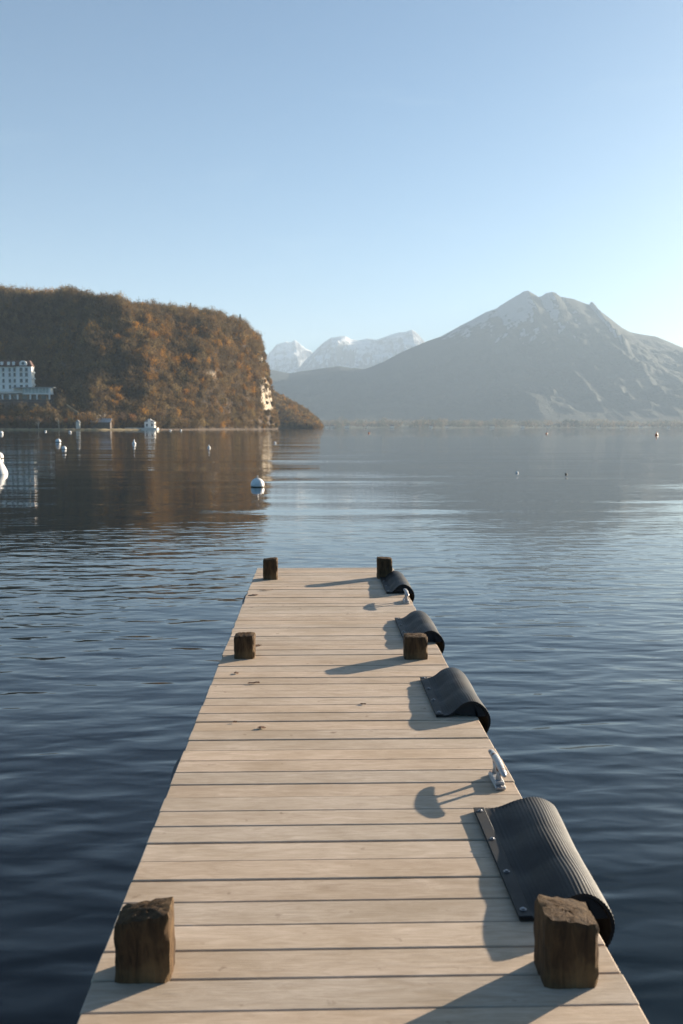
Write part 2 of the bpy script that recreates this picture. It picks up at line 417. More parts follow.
# ---------------------------------------------------------------- rubber fenders
def fender(xi, y0, y1, crest, label, seed, farc=.075, shift=.0):
    rng = random.Random(seed); L = y1-y0
    ro = empty('rubber_fender', (xi, y0, DECK))
    X = lambda x: x-xi
    # outer profile measured from the deck edge: flat strip, long rise, round nose tucked down beside the edge
    ctl = [(-.212,.0125),(-.19,.0125),(-.168,.013),(-.140,.026),(-.105,.058),(-.075,.078),(-.045,.088),(-.015,.086),(.015,.070),(.042,.044),(.060,.012),(.066,-.022),(.060,-.056),(.044,-.088),(.022,-.112),(.006,-.132)]
    dx = xi-(XR-.212)
    ctl = [Vector((cx_+.212+ (0 if cx_ > -.1 else 0) - dx*max(0,min(1,(cx_+.212)/.1)), cz_*(crest/.09) if cz_ > .02 else cz_)) for cx_, cz_ in ctl]
    pts = []
    for i in range(len(ctl)-1):
        p0 = ctl[max(i-1,0)]; p1 = ctl[i]; p2 = ctl[i+1]; p3 = ctl[min(i+2,len(ctl)-1)]
        for k in range(12):
            t = k/12; pts.append(.5*((2*p1)+(p2-p0)*t+(2*p0-5*p1+4*p2-p3)*t*t+(3*p1-p0-3*p2+p3)*t**3))
    pts.append(ctl[-1])
    n = len(pts); m = 70
    arc = [0]
    for i in range(1,n): arc.append(arc[-1]+(pts[i]-pts[i-1]).length)
    th = .011; V = []; 
    ph = rng.uniform(-.3,.3); am = [rng.uniform(.6,1.2) for _ in range(6)]
    for side in (0,1):
        for j in range(m+1):
            v = j/m
            q = abs(math.sin(math.pi*3*v))**1.3          # 0 at the four bolts
            q *= am[min(2,int(v*3))]
            for i in range(n):
                t = (pts[min(i+1,n-1)]-pts[max(i-1,0)]).normalized(); nn = Vector((-t.y, t.x))
                s = arc[i]
                w = math.exp(-((s-.095)/.045)**2)*.009 + math.exp(-((s-.19)/.05)**2)*.006
                p = pts[i]+nn*(w*(q-.45))
                rib = .0011*math.sin(2*math.pi*s/.0125) if s > .055 and side == 0 else 0
                p = p+nn*((rib) if side == 0 else -th)
                if i < 70 and p.y < (.0015 if side else .0122): p.y = .0015 if side else .0122
                if p.y > .016: p.y = .016+(p.y-.016)*(1+(farc/crest-1)*v)
                p.x += shift*v*min(1,max(0,(s-.05)/.12))
                wobx = .003*math.sin(7*v+seed)*min(1,s/.1)
                V.append((p.x+wobx, v*L, p.y))
    F = []; A = (m+1)*n
    for j in range(m):
        for i in range(n-1):
            a = j*n+i; F.append((a,a+1,a+n+1,a+n)); a += A; F.append((a,a+n,a+n+1,a+1))
    for i in range(n-1):
        for j in (0,m): a = j*n+i; F.append((a,a+A,a+A+1,a+1))
    for j in range(m):
        for i in (0,n-1): a = j*n+i; F.append((a,a+n,a+A+n,a+A))
    q = MB(); q.add(V,F); o = q.build('rubber_mat', M_rub, ro, smooth=True)
    try: o.data.set_sharp_from_angle(angle=math.radians(50))
    except Exception: pass
    s = MB(); s.box(-.003,.040,-.002,L+.002,.0128,.0185,.002); st = s.build('clamping_strip', M_rub, ro)
    # added black fill that darkens the hollow under the curl
    core = [pts[i]-Vector((0,0)) for i in range(34,len(pts),5)]
    V=[];F=[]; cen = Vector((X(XR)-.03,.02))
    ins = []
    for p in core:
        dvec = (cen-p); ins.append(p+dvec.normalized()*.0145 if p.x < X(XR)+.005 or p.y > 0 else p+Vector((-.0145,0)))
    poly = [(p.x,max(p.y,.003)) for p in ins if p.x < X(XR)+.004 or p.y > .003] 
    poly.append((X(XR)+.004,.003))
    for yy in (.006,L-.006):
        for (x_,z_) in poly: V.append((x_,yy,z_ if yy < .1 or z_ < .016 else (.016+(z_-.016)*(farc/crest))*.93))
    m_ = len(poly); F=[tuple(range(m_)),tuple(m_+k for k in range(m_))]+[(k,(k+1)%m_,m_+(k+1)%m_,m_+k) for k in range(m_)]
    qq_ = MB(); qq_.add(V,F); qq_.build('dark_fill', M_fill, ro)
    for k in range(4):
        yy = L*(.045+.91*k/3)
        b = MB(); b.lathe([(.011,0),(.011,.0018),(.0065,.0022),(.0065,.0045),(.005,.0062),(.001,.0064)], (.018,yy,.0187), 12)
        b.build('bolt', M_bolt, ro, smooth=False)
    tag(ro, label, 'fender', 'curled black rubber fenders bolted along the right pier edge')
    return ro
fender(.625, 2.90, 3.77, .090, 'nearest and largest looking ribbed black rubber fender curling over the pier edge', 1, .054, .035)
fender(.634, 5.04, 5.82, .090, 'black rubber fender third from the far end, just beyond the near metal cleat', 2)
fender(.634, 6.84, 7.68, .090, 'black rubber fender half hidden behind the squat right post', 3)
fender(.658, 8.90, 9.86, .090, 'farthest black rubber fender, between the far right corner post and small cleat', 4)

# ---------------------------------------------------------------- cleats
def cleat(x, y, label, s=1.0):
    ro = empty('mooring_cleat', (x, y, DECK))
    b = MB(); b.box(-.022,.022,-.095,.09,.0,.012,.003); b.box(-.02,.02,-.075,.075,.012,.026,.004); b.build('base_plate', M_cleat, ro)
    for sy in (-.04,.04):
        b = MB(); b.tube([(0,sy*1.15,.012),(0,sy,.05),(0,sy,.088)], [.016,.0095,.012], 12); b.build('leg', M_cleat, ro, smooth=True)
    # horn: crescent bar, thick in the middle, tapering and drooping to its ends
    V=[];F=[];n=14;m=18
    for i in range(m+1):
        t = -1+2*i/m; yy = .165*t; w = .0155*(1-.25*abs(t)**2.5); hh = .012*(1-.45*abs(t)**2.0)+.002
        zc = .094-.010*t*t
        if i in (0,m): w *= .6; hh *= .6
        for k in range(n):
            a = 2*math.pi*k/n; V.append((w*math.cos(a), yy, zc+hh*math.sin(a)))
    for i in range(m):
        for k in range(n): F.append((i*n+k,i*n+(k+1)%n,(i+1)*n+(k+1)%n,(i+1)*n+k))
    F.append(tuple(range(n))); F.append(tuple(m*n+k for k in range(n)))
    q = MB(); q.add(V,F); q.build('horn', M_cleat, ro, smooth=True)
    for sy in (-.088,.088):
        b = MB(); b.lathe([(.007,0),(.007,.003),(.004,.005)], (0,sy,.0121), 8); b.build('screw', M_bolt, ro)
    tag(ro, label, 'cleat', 'metal mooring cleats on the right pier edge')
    return ro
cleat(.775, 4.095, 'pale metal mooring cleat beside the nearest fender, casting a long two legged shadow')
cleat(.795, 8.47, 'small distant metal mooring cleat in front of the farthest fender')

# small metal side plates visible past the left edge
for (pa, pb), lab in ((((245,604),(249,593)),'dark curved rubber bumper poking out past the far left pier edge'),
                      (((170,783),(181,752)),'thin grey metal rail bracket along the near left pier edge')):
    a = on_z(pa[0], pa[1], DECK-.02); b_ = on_z(pb[0], pb[1], DECK-.02)
    ro = empty('edge_bumper', (XL, a.y, DECK)); L = b_.y-a.y
    q = MB(); nseg = 16; V=[];F=[]
    for i in range(nseg+1):
        t = i/nseg; w = .022*math.sin(math.pi*t)**.6+.002
        yy = L*t
        for (xx,zz) in ((0,-.02),(-w,-.024),(-w,-.05),(0,-.07)): V.append((xx-.002,yy,zz))
    for i in range(nseg):
        for k in range(4): F.append((i*4+k,i*4+(k+1)%4,(i+1)*4+(k+1)%4,(i+1)*4+k))
    F.append((0,1,2,3)); F.append(tuple(nseg*4+k for k in range(4)))
    q.add(V,F); q.build('bumper_strip', M_strip, ro)
    tag(ro, lab, 'bumper')

# ---------------------------------------------------------------- debris on the deck
deb = [(266,590,.10,.02,'thin reddish sliver of bark lying near the far left post'),
       (254,595,.09,.035,'tan twisted bark scrap below the far left post'),
       (257,645.5,.05,.03,'small dark dead leaf, upper of two beyond the squat left post'),
       (249,651,.06,.03,'small dark dead leaf, lower of two beyond the squat left post'),
       (236.5,673,.03,.025,'tiny dark crumb of leaf just before the squat left post'),
       (254,683,.06,.02,'brown leaf scrap on the planks right of the tiny crumb'),
       (235,722,.018,.014,'minute dark speck of debris on the left planks'),
       (261,727.5,.04,.025,'small rusty brown dead leaf on the left planks, nearest the camera'),
       (363,704,.035,.01,'slim brown splinter near the middle of the deck')]
for i,(px,py,lx,ly,lab) in enumerate(deb):
    p = on_z(px,py,DECK+.004); rng = random.Random(i)
    V = [(0,0,.005)]; n = 11; lx *= 1.25; ly *= 1.5
    for k in range(n):
        a = 2*math.pi*k/n; r = rng.uniform(.6,1.1)
        V.append((lx/2*r*math.cos(a), ly/2*r*math.sin(a), rng.uniform(.001,.006)))
    F = [(0,1+k,1+(k+1)%n) for k in range(n)]
    b0 = len(V); V += [(x,y_,z-.002) for x,y_,z in V]; F += [(b0,b0+1+(k+1)%n,b0+1+k) for k in range(n)]
    F += [(1+k,b0+1+k,b0+1+(k+1)%n,1+(k+1)%n) for k in range(n)]
    q = MB(); q.add(V,F); o = q.build('dead_leaf', M_dleaf); o.location = (p.x,p.y,DECK+.004)
    o.rotation_euler = (0,0,rng.uniform(-.4,.4))
    tag(o, lab, 'leaf', 'dead leaves and bark scraps on the deck')

# ---------------------------------------------------------------- water
KM = 1.44
BX0, BX1, BY0, BY1 = -5400, 5000, -400, 19800
def sheet(name, x0,x1,y0,y1,z,mat):
    q = MB(); q.add([(x0,y0,z),(x1,y0,z),(x1,y1,z),(x0,y1,z)],[(0,1,2,3)]); return q.build(name, mat)
lake = sheet('lake_water', BX0+50, BX1-50, BY0+50, BY1-50, 0, M_water)
tag(lake, 'calm rippled blue lake water', None, kind='structure')

# ---------------------------------------------------------------- buoys
def buoy(px, py, rpx, label, shape='ball', mat=None, z=0, ring=True):
    p = on_z(px, py, 0.0); d = p.y; r = rpx*d/FPX
    ro = empty('mooring_buoy', (p.x, p.y, 0))
    b = MB(); n = 14
    if shape == 'ball': prof = [(max(.001,r*math.sin(a)), -r*math.cos(a)+r*.35) for a in np.linspace(.02,math.pi-.02,n)]
    elif shape == 'pear':
        prof = [(.001,-r*.5),(r*.8,-r*.4),(r,0.),(r*.93,r*.35),(r*.72,r*.8),(r*.45,r*1.25),(r*.3,r*1.55),(r*.22,r*1.75),(.001,r*1.8)]
    else: prof = [(.001,-r*.5),(r*.8,-r*.3),(r,.1*r),(r*.8,.7*r),(r*.42,1.2*r),(r*.28,1.8*r),(r*.2,2.2*r),(.001,2.25*r)]
    b.lathe(prof, n=24); b.build('float', mat or M_white, ro, smooth=True)
    if r > .15:
        c = MB(); rr = prof_r = r*1.004
        if shape == 'ball':
            c.lathe([(r*.945,-.05*r*0),(r*.975,.015*r),(r*.985,.08*r),(r*.965,.13*r)], n=24)
            c.build('waterline_band', M_wband, ro, smooth=True)
        topz = prof[-1][1]; e = MB(); (rpx > 5 and shape == 'ball') and e.tube([(0,0,topz-.02),(0,0,topz+.05+r*.12)], .018+r*.03, 8)
        if e.V: e.build('eye_stem', M_bolt, ro)
    tag(ro, label, 'buoy', 'mooring buoys floating on the lake'); return ro
buoy(257.5, 487, 6.8, 'largest round white buoy on open water right of the headland reflection')
buoy(-2, 474, 9.5, 'big pear shaped white buoy cut by the left picture edge', 'pear')
buoy(-1.5, 458.5, 4.8, 'round white buoy at left picture edge just behind the pear shaped one')
buoy(58.2, 442.3, 2.6, 'round white buoy, upper left one of a close pair')
buoy(64, 449.3, 2.4, 'round white buoy, lower right one of a close pair')
buoy(134, 444, 2.0, 'small white buoy with a pointed top off the boathouse', 'cone')
buoy(209, 448, 1.5, 'slim upright white buoy under the middle of the wooded headland', 'cone')
buoy(1, 434, 2.2, 'small white buoy near the shore at the left picture edge')
buoy(45.5, 431.8, 1.1, 'tiny white buoy close to shore below the pale birch trunk')
buoy(70, 432.6, 1.4, 'tiny white buoy close to shore below the small white hut')
buoy(170.5, 430.7, 1.0, 'tiny white buoy just right of the boathouse, left one of two')
buoy(181, 430.7, 1.0, 'tiny white buoy right of the boathouse, right one of two')
buoy(275, 443, 1.1, 'faint pale buoy below the tip of the cliff')
buoy(517, 473, 1.3, 'tiny white buoy out on the open water below the mountain')
buoy(566, 474.5, 1.2, 'tiny dark float out on the open water below the mountain', mat=M_darkp)
buoy(656.5, 435.5, 1.7, 'small orange buoy far out on the right', 'cone', M_orange)
buoy(546.5, 434, 1.0, 'tiny orange buoy far out below the tall shore trees', mat=M_orange)
buoy(369, 433.5, 1.0, 'tiny orange buoy far out right of the wooded point', mat=M_orange)

# ---------------------------------------------------------------- headland terrain
def ip(q, pts): return np.interp(q, [p[0] for p in pts], [p[1] for p in pts])
SIL = [(-160,272),(-60,279),(0,284),(5,286),(15,287),(27,288),(45,289.4),(65,292.4),(85,293),(107,296),(124,299.4),(139,300.3),(149,299.4),(172,302.5),(192,304),(211,307),(222,311),(242,316.4),(247,321),(252,328),(257,336),(261,348),(265.4,365),(270,384.6),(272.5,401),(274,415),(278,428.2)]
SIL = conv(SIL)
SHORE = [(-160,790),(-80,800),(60,815),(100,830),(150,865),(200,950),(250,1080),(278,1160)]
SST = [(-160,140),(50,135),(90,28),(150,12),(278,2)]
BAS = [(-160,24),(52,24),(62,20),(90,4),(150,2),(278,0)]
WID = [(-160,300),(60,290),(100,260),(160,230),(220,190),(250,150),(278,110)]
def head_z(q, d):
    sh = ip(q,SHORE); s = sh+ip(q,SST); W = ip(q,WID); dr = s+W; B = ip(q,BAS)
    crown = 13*(1-sstep(250,262,q))
    H = ip(q,SIL)*dr+HC-crown
    x = U(q)*d
    t = np.clip((d-s)/W, 0, 1.0)
    f = 1-(1-t)**1.7
    fl = np.interp(t, [0,.12,.30,.50,.60,.70,.80,1.0], [0,.14,.28,.40,.70,.90,.95,1.0])
    wl = 1-sstep(60,150,q); f = fl*wl+f*(1-wl)
    ramp_ = sstep(12, 62, d-sh)
    z = 1.0 + (B-1)*ramp_
    z = np.where(d > s, B+(H-B)*f, z)
    amp = np.clip((d-s)/60,0,1)*np.clip((dr-d)/70,0,1)
    gul = fbm(x/75+3, d/150, 4, 5, ridged=True)-.55
    z = z + amp*np.clip((1-t)*2.0,0,1)*gul*56*np.clip(H/120,0,1) + amp*np.clip((1-t)*3.0,0,1)*(fbm(x/28, d/28, 4, 9)-.5)*18*np.clip(H/120,.1,1)
    z = np.where(d > dr, H-(d-dr)*.12, z)
    z = np.maximum(z, np.where(d > sh, .8, .8))
    z = np.where(d < sh, -1.5, z)
    return z
def rockmask(q, d, z):
    x = U(q)*d
    n = fbm(x/7+z/40, z/16, 4, 91)
    e = (z-HC)/d
    band = sstep(258.5,262,q)*(1-sstep(273,276,q))*sstep(.012,.018,e)*(1-sstep(.044,.054,e))
    m = band*sstep(.24,.36,n)
    n2 = fbm(x/14+5, z/9, 4, 17)
    small = np.exp(-((q-214)/6)**2-((e-.048)/.007)**2)*sstep(.5,.62,n2)
    top = sstep(257,262,q)*(1-sstep(268,271,q))*sstep(.052,.058,e)*(1-sstep(.075,.085,e))*sstep(.5,.6,n)
    return np.clip(m+small+top*.9, 0, 1)
qs = np.concatenate([np.linspace(-150,200,190), np.linspace(201,279,170)])
def head_grid():
    V = []; nt_ = 150
    Q = np.repeat(qs[:,None], nt_, 1)
    sh = ip(qs,SHORE)[:,None]; dr = sh+ip(qs,SST)[:,None]+ip(qs,WID)[:,None]
    T = np.linspace(0,1,nt_)[None,:]
    D = sh-2+(dr+160-sh)*T
    D[:,1] = (sh[:,0]+.0)
    Z = head_z(Q, D)
    Z[:, -1] = -1
    Z[-1,:] = -1
    X = U(Q)*D
    V = np.stack([X,D,Z],-1).reshape(-1,3)
    n = nt_; F = []
    i = np.arange(len(qs)-1)[:,None]*n+np.arange(n-1)[None,:]
    F = np.stack([i, i+n, i+n+1, i+1], -1).reshape(-1,4)
    rk = rockmask(Q, D, Z).reshape(-1,1)
    soil = np.array([[.085,.058,.038]])*(.7+.6*vnoise(X/5,D/5,3)).reshape(-1,1)
    stone = np.array([[.50,.43,.33]])*(.55+.7*fbm(X/3+Z/30,Z/8,4,8)).reshape(-1,1)
    return V, F, soil*(1-rk)+stone*rk
V, F, ht = head_grid()
hl = np_mesh('headland', V, F, M_hl, smooth=True, tint=ht)
tag(hl, 'steep wooded headland ending in a pale limestone cliff', None, kind='structure')

# second, farther point
SIL2 = [(225,372),(258,385),(274,393),(289,401),(306,412),(317,421),(322.5,428.1)]
D2 = 1750; SIL2 = conv(SIL2)
def pt2_z(q, d):
    H = ip(q,SIL2)*D2+HC-4
    H = np.maximum(H, 0)
    t = np.clip((d-(D2-170))/170,0,1)
    x = U(q)*d
    z = H*(1-(1-t)**1.8)+(fbm(x/60,d/60,4,21)-.5)*10*np.clip(H/40,0,1)*np.minimum(1,t*4)
    z = np.where(d > D2, H-(d-D2)*.2, z)
    return np.maximum(z,-1)
q2 = np.linspace(225,323,90); d2 = np.linspace(D2-171, D2+200, 60)
Q,Dm = np.meshgrid(q2,d2,indexing='ij'); Z = pt2_z(Q,Dm); Z[-1,:] = -1; Z[:,-1] = -1
V = np.stack([U(Q)*Dm,Dm,Z],-1).reshape(-1,3); n = 60
i = np.arange(89)[:,None]*n+np.arange(59)[None,:]
o = np_mesh('far_point', V, np.stack([i,i+n,i+n+1,i+1],-1).reshape(-1,4), M_hill, smooth=True)
tag(o, 'low wooded point sloping to the water behind the cliff', None, kind='structure')

# ---------------------------------------------------------------- woodland
TWIG = [((.125,.088,.058),.36),((.16,.105,.060),.28),((.18,.108,.055),.13),((.22,.155,.085),.13),((.05,.042,.025),.03),((.32,.165,.040),.04)]
def tint_for(rng, n, x, y):
    names = np.array([t[0] for t in TWIG]); pr = np.array([t[1] for t in TWIG]); pr /= pr.sum()
    idx = rng.choice(len(TWIG), n, p=pr)
    c = names[idx]
    g = fbm(x/40, y/60, 3, 77)
    hot = (g > .62) & (rng.random(n) < .30)
    c[hot] = (.27,.14,.04)
    return c*np.array([1.15,1.16,.92])*rng.uniform(.5,1.4,(n,1))
def tufts(rng, C, R, Hh, T, per, size=(.30,1.0)):
    """small twig and leaf faces filling uneven crowns; C centres (n,3)"""
    n = len(C); tot = n*per
    ci = np.repeat(np.arange(n), per)
    # clumps inside each crown
    nc = 9
    cl = rng.normal(size=(n,nc,3)); cl /= np.linalg.norm(cl,axis=2,keepdims=True); cl *= rng.uniform(.35,.85,(n,nc,1))
    cl[:,:,2] = cl[:,:,2]*.8+.1
    k = rng.integers(0,nc,tot)
    base = cl[ci,k]
    off = rng.normal(size=(tot,3))*.24
    p = base+off
    loc = C[ci]+p*np.stack([R[ci],R[ci],Hh[ci]],1)
    # direction mainly outward and up
    dirv = p+rng.normal(size=(tot,3))*.45+np.array([0,0,.55]); dirv /= np.linalg.norm(dirv,axis=1,keepdims=True)
    rnd = rng.normal(size=(tot,3)); side = np.cross(dirv,rnd); side /= np.linalg.norm(side,axis=1,keepdims=True)
    L = rng.uniform(.6,1.4,(tot,1))*size[1]; W = rng.uniform(.6,1.4,(tot,1))*size[0]
    a = loc-dirv*L/2-side*W/2; b = loc-dirv*L/2+side*W/2; c = loc+dirv*L/2+side*W/2*.6; d = loc+dirv*L/2-side*W/2*.6
    V = np.stack([a,b,c,d],1).reshape(-1,3)
    F = np.arange(tot*4).reshape(-1,4)
    tt = T[ci]*rng.uniform(.75,1.25,(tot,1)); tt = np.repeat(tt,4,axis=0)
    return V,F,tt
def clearing(q, d):
    sh = ip(q,SHORE)
    hotel = (q < 60) & (d > sh+40) & (d < sh+132)
    bank = (d < sh+11) & (q < 152)
    return hotel | bank
HN = 45000
q = RNG.uniform(-140, 277, HN*2); tt_ = RNG.uniform(0,1,HN*2)
sh = ip(q,SHORE); tot_ = ip(q,SST)+ip(q,WID)
d = sh+.5+(tot_+35)*tt_**1.25
x = U(q)*d; z = head_z(q,d)
slope = (head_z(q+1.2,d)-z)/(U(q+1.2)*d-x)
slopeY = (head_z(q,d+2)-z)/2
keep = ~clearing(q,d)
rk = rockmask(q, d, z)
keep &= ~((rk > .45) & (RNG.random(len(q)) < .97))
# thin, keeping at least ~4.4 m apart on a grid
cell = {}
order = np.where(keep)[0]; sel = []
for i_ in order:
    k = (int(x[i_]//6.8), int(d[i_]//8.0), int(z[i_]//7.5))
    if k in cell: continue
    cell[k] = 1; sel.append(i_)
sel = np.array(sel)
x,d,z,q = x[sel],d[sel],z[sel],q[sel]
R = RNG.uniform(3.6,7.0,len(x))*np.where(q > 262,.6,1.0); Hh = R*RNG.uniform(.95,1.35,len(x))
C = np.stack([x,d,z+Hh*.55+1.0],1)
T = tint_for(RNG, len(x), x, d)
V,F,tt = tufts(RNG, C, R, Hh, T, 300, (.36,1.15))
print('woodland crowns', len(x))
# trunks of the wood
def trunks(xs, ys, zs, hs, col):
    V=[];F=[];n=3
    ang = np.array([0,2.1,4.2])
    m = len(xs)
    bx = np.stack([xs[:,None]+.28*np.cos(ang), ys[:,None]+.28*np.sin(ang), np.repeat((zs-1)[:,None],3,1)],-1)
    lean = RNG.normal(size=(m,1,2))*.5
    tx = np.stack([xs[:,None]+.08*np.cos(ang), ys[:,None]+.08*np.sin(ang), np.repeat((zs+hs)[:,None],3,1)],-1)
    tx[:,:,:2] += lean
    V = np.concatenate([bx,tx],1).reshape(-1,3)
    b = np.arange(m)[:,None]*6
    F = np.concatenate([b+np.array([[0,1,4,3]]), b+np.array([[1,2,5,4]]), b+np.array([[2,0,3,5]])],0)
    return V,F,np.tile(np.array(col),(len(V),1))
V2,F2,t2 = trunks(x,d,z,Hh*1.5+1,(.12,.10,.08))
F2 = F2+len(V)
wood = np_mesh('headland_woodland', np.concatenate([V,V2]), np.concatenate([F,F2]), M_leaf, tint=np.concatenate([tt,t2]))
tag(wood, 'russet brown leafless woodland covering the headland', 'woodland', kind='stuff')
# far point woodland
m = 1500; q = RNG.uniform(228,321.5,m); d = RNG.uniform(D2-168,D2+15,m); z = pt2_z(q,d); x = U(q)*d
k = z > .5; x,d,z,q = x[k],d[k],z[k],q[k]
R = RNG.uniform(3.5,6,len(x)); C = np.stack([x,d,z+R*.5],1)
T = tint_for(RNG,len(x),x,d)*.95
V,F,tt = tufts(RNG,C,R,R*1.1,T,90,(.7,1.8))
o = np_mesh('far_point_woodland', V, F, M_leaf, tint=tt)
tag(o, 'brown woodland on the low point behind the cliff', 'woodland', kind='stuff')

# ---------------------------------------------------------------- individual trees
def tree(px, d, h, r, tint, label, bark=None, crown_n=420, name='bare_tree', low=.35, group='bare trees along the far left shore', z=None, cat='tree'):
    x = U(px)*d
    if z is None: z = float(head_z(np.array([float(px)]), np.array([float(d)]))[0])
    ro = empty(name, (x,d,z)); rng = np.random.default_rng(int(px*13+d)); rr = random.Random(int(px*7+d))
    b = MB(); lean = rr.uniform(-.06,.06)
    tr = .028*h*(.6 if bark is None else 1.0)
    b.tube([(0,0,-.8),(lean*h*.3,0,h*.3),(lean*h*.7,0,h*.62),(lean*h,0,h*.9)],[tr,tr*.8,tr*.5,tr*.12],7)
    for i in range(9):
        a = rr.uniform(0,6.28); z0 = h*rr.uniform(low*.8,.7); L = r*rr.uniform(.6,.95)
        p0 = Vector((lean*z0,0,z0)); p2 = p0+Vector((math.cos(a)*L,math.sin(a)*L,L*rr.uniform(.5,1.1)))
        p1 = (p0+p2)/2+Vector((0,0,-.08*L))
        b.tube([p0,p1,p2],[tr*.42,tr*.28,tr*.06],5,False)
    b.build('trunk', bark or M_bark, ro, smooth=True)
    zc = h*(1+low)/2; hh = h*(1-low)/2
    V,F,tt = tufts(rng, np.array([[lean*h*.6,0,zc]]), np.array([r]), np.array([hh*1.05]), np.array([tint]), crown_n, (.26,.95))
    np_mesh('crown', V, F, M_leaf, ro, tint=tt)
    tag(ro, label, cat, group); return ro
RU = (.40,.19,.07); GB = (.15,.10,.065); OR = (.42,.21,.04); TA=(.24,.16,.09); YE=(.42,.26,.06)
sht = [(-9,9,RU,'russet tree at the very left edge below the hotel wall',0),(3,10,RU,'russet shore tree under the left end of the hotel terrace',0),
 (11,9.5,RU,'round russet shore tree below the hotel, second from left edge',0),(20,10.5,GB,'grey brown shore tree between two russet ones below the hotel',0),
 (28,10,RU,'broad russet shore tree below the middle of the veranda',0),(38.5,9.5,TA,'birch with a bright white trunk at the water edge',1),
 (46,9,RU,'russet shore tree between the two white trunked birches',0),(59,10,TA,'birch with forked white trunk leaning at the water edge',1),
 (66,8.5,RU,'low russet tree right of the forked birch',0),(88,15,TA,'tall tan tree left of the grey roofed shed',0),
 (98,13,GB,'slender pale stemmed tree rising behind the grey roofed shed',1),(104,15,TA,'pale stemmed tree just right of the slender one',1),
 (121,14,GB,'grey brown tree behind the stone landing',0),(133,13,RU,'russet tree left of the white boathouse',0),
 (161,10,GB,'grey brown bushy tree right of the white boathouse',0)]
for px,h,t,lab,pale in sht:
    dd = float(ip(px,SHORE))+ (9 if pale and px < 70 else 15)
    tree(px, dd, h*1.0, h*.42, t, lab, M_paleb if pale else None, crown_n=(150 if pale else 420), low=(.3 if pale else .25))
gold = [(115,.32,11,'golden orange tree in the middle of the wooded slope'),(120,.26,9,'smaller golden tree just below the middle one'),
 (188,.62,12,'brightest golden tree high on the headland'),(178,.70,9,'amber tree left of the brightest golden one'),(194,.55,9,'amber tree right and below the brightest golden one'),
 (157,.80,10,'amber tree near the ridge above the slope'),(186,.28,9,'small orange tree alone on the darker lower slope'),(120,.80,9,'amber tree near the ridge over the dark scarp'),
 (237,.55,9,'orange tree near the shoulder above the cliff'),(113,.16,9,'low golden tree above the boathouse woods')]
for px,f,h,lab in gold:
    s_ = float(ip(px,SHORE)+ip(px,SST)); dd = s_+float(ip(px,WID))*f*.55
    tree(px, dd-5, h*1.45, h*.52, OR if 'golden' in lab else (.36,.17,.035), lab, crown_n=560, name='golden_tree', group='golden leaved trees on the headland')
def conifer(px, h, label):
    s_ = float(ip(px,SHORE)+ip(px,SST)+ip(px,WID)); d = s_-3; x = U(px)*d; z = float(head_z(np.array([float(px)]),np.array([d]))[0])+1
    ro = empty('conifer_tree',(x,d,z)); b = MB(); b.tube([(0,0,-1),(0,0,h)],[.35,.05],7); b.build('trunk',M_bark,ro)
    rng = np.random.default_rng(px); n = 700; t = rng.random(n)**.8; a = rng.uniform(0,6.28,n); rad = (1-t)*h*.22*rng.uniform(.3,1,n)+.15
    P = np.stack([rad*np.cos(a),rad*np.sin(a),h*(.15+.85*t)-rad*.25],1)
    dv = np.stack([np.cos(a),np.sin(a),-.25*np.ones(n)],1); sd = np.stack([-np.sin(a),np.cos(a),rng.normal(size=n)*.4],1)
    L=.9;W=.45
    V = np.stack([P-dv*L/2-sd*W/2,P-dv*L/2+sd*W/2,P+dv*L/2+sd*W/4,P+dv*L/2-sd*W/4],1).reshape(-1,3)
    tt = np.tile(np.array([.03,.042,.022]),(len(V),1))
    np_mesh('crown',V,np.arange(n*4).reshape(-1,4),M_leaf,ro,tint=tt); tag(ro,label,'tree','dark conifers on the headland ridge')
conifer(241, 14, 'dark conifer standing on the ridge just before the cliff drops')
conifer(2, 16, 'dark conifer on the ridge at the left picture edge')
conifer(192, 13, 'dark conifer breaking the middle of the ridge line')

# ---------------------------------------------------------------- hotel on its terrace
def hx(px, d): return U(px)*d
def hz(py, d): return UE(30,py)[1]*d+HC
D0 = 880.0
D0 = float(D0)
hot = empty('grand_hotel', (hx(0,D0), D0, hz(401,D0)))
OX, OY, OZ = hot.location
def LX(px, d=D0): return hx(px,d)-OX
def LZ(py, d=D0): return hz(py,d)-OZ
tag(hot, 'large white hotel with brown mansard roof and glazed veranda above the left shore', 'hotel')
b = MB(); b.box(LX(-62),LX(15.9),8,15,LZ(406),LZ(366)); b.box(LX(16),LX(31),6.2,15,LZ(406),LZ(366)); b.build('wall', M_wall, hot)
b = MB(); b.box(LX(-62)-.5,LX(31.6),5.6,15.5,LZ(366)+.02,LZ(365.2)); b.build('cornice', M_roof, hot)
b = MB()
zl, zh = LZ(365.1), LZ(359.8); x0,x1 = LX(-62),LX(31.3)
b.add([(x0,6,zl),(x1,6,zl),(x1,15,zl),(x0,15,zl),(x0+2,8.5,zh),(x1-2.5,8.5,zh),(x1-2.5,13,zh),(x0+2,13,zh)],
      [(0,1,5,4),(1,2,6,5),(2,3,7,6),(3,0,4,7),(4,5,6,7),(0,3,2,1)])
rf = b.build('roof', M_roof, hot)
for px in (-46,-38,-30,-22,-14,-6,1.5,8.2,13.2):
    b = MB(); b.box(LX(px)-1.1,LX(px)+1.1,5.4,9,LZ(364.8),LZ(361.3)); dm = b.build('dormer', M_wall, rf); 
b = MB(); xc = LX(23.0); V=[];F=[]
nA = 14
for yy in (5.0,9.5):
    for k in range(nA+1):
        a = math.pi*k/nA; V.append((xc+3.2*math.cos(a),yy,LZ(363)+2.4*math.sin(a)))
    V.append((xc-3.2,yy,LZ(365))); V.append((xc+3.2,yy,LZ(365)))
mm = nA+3
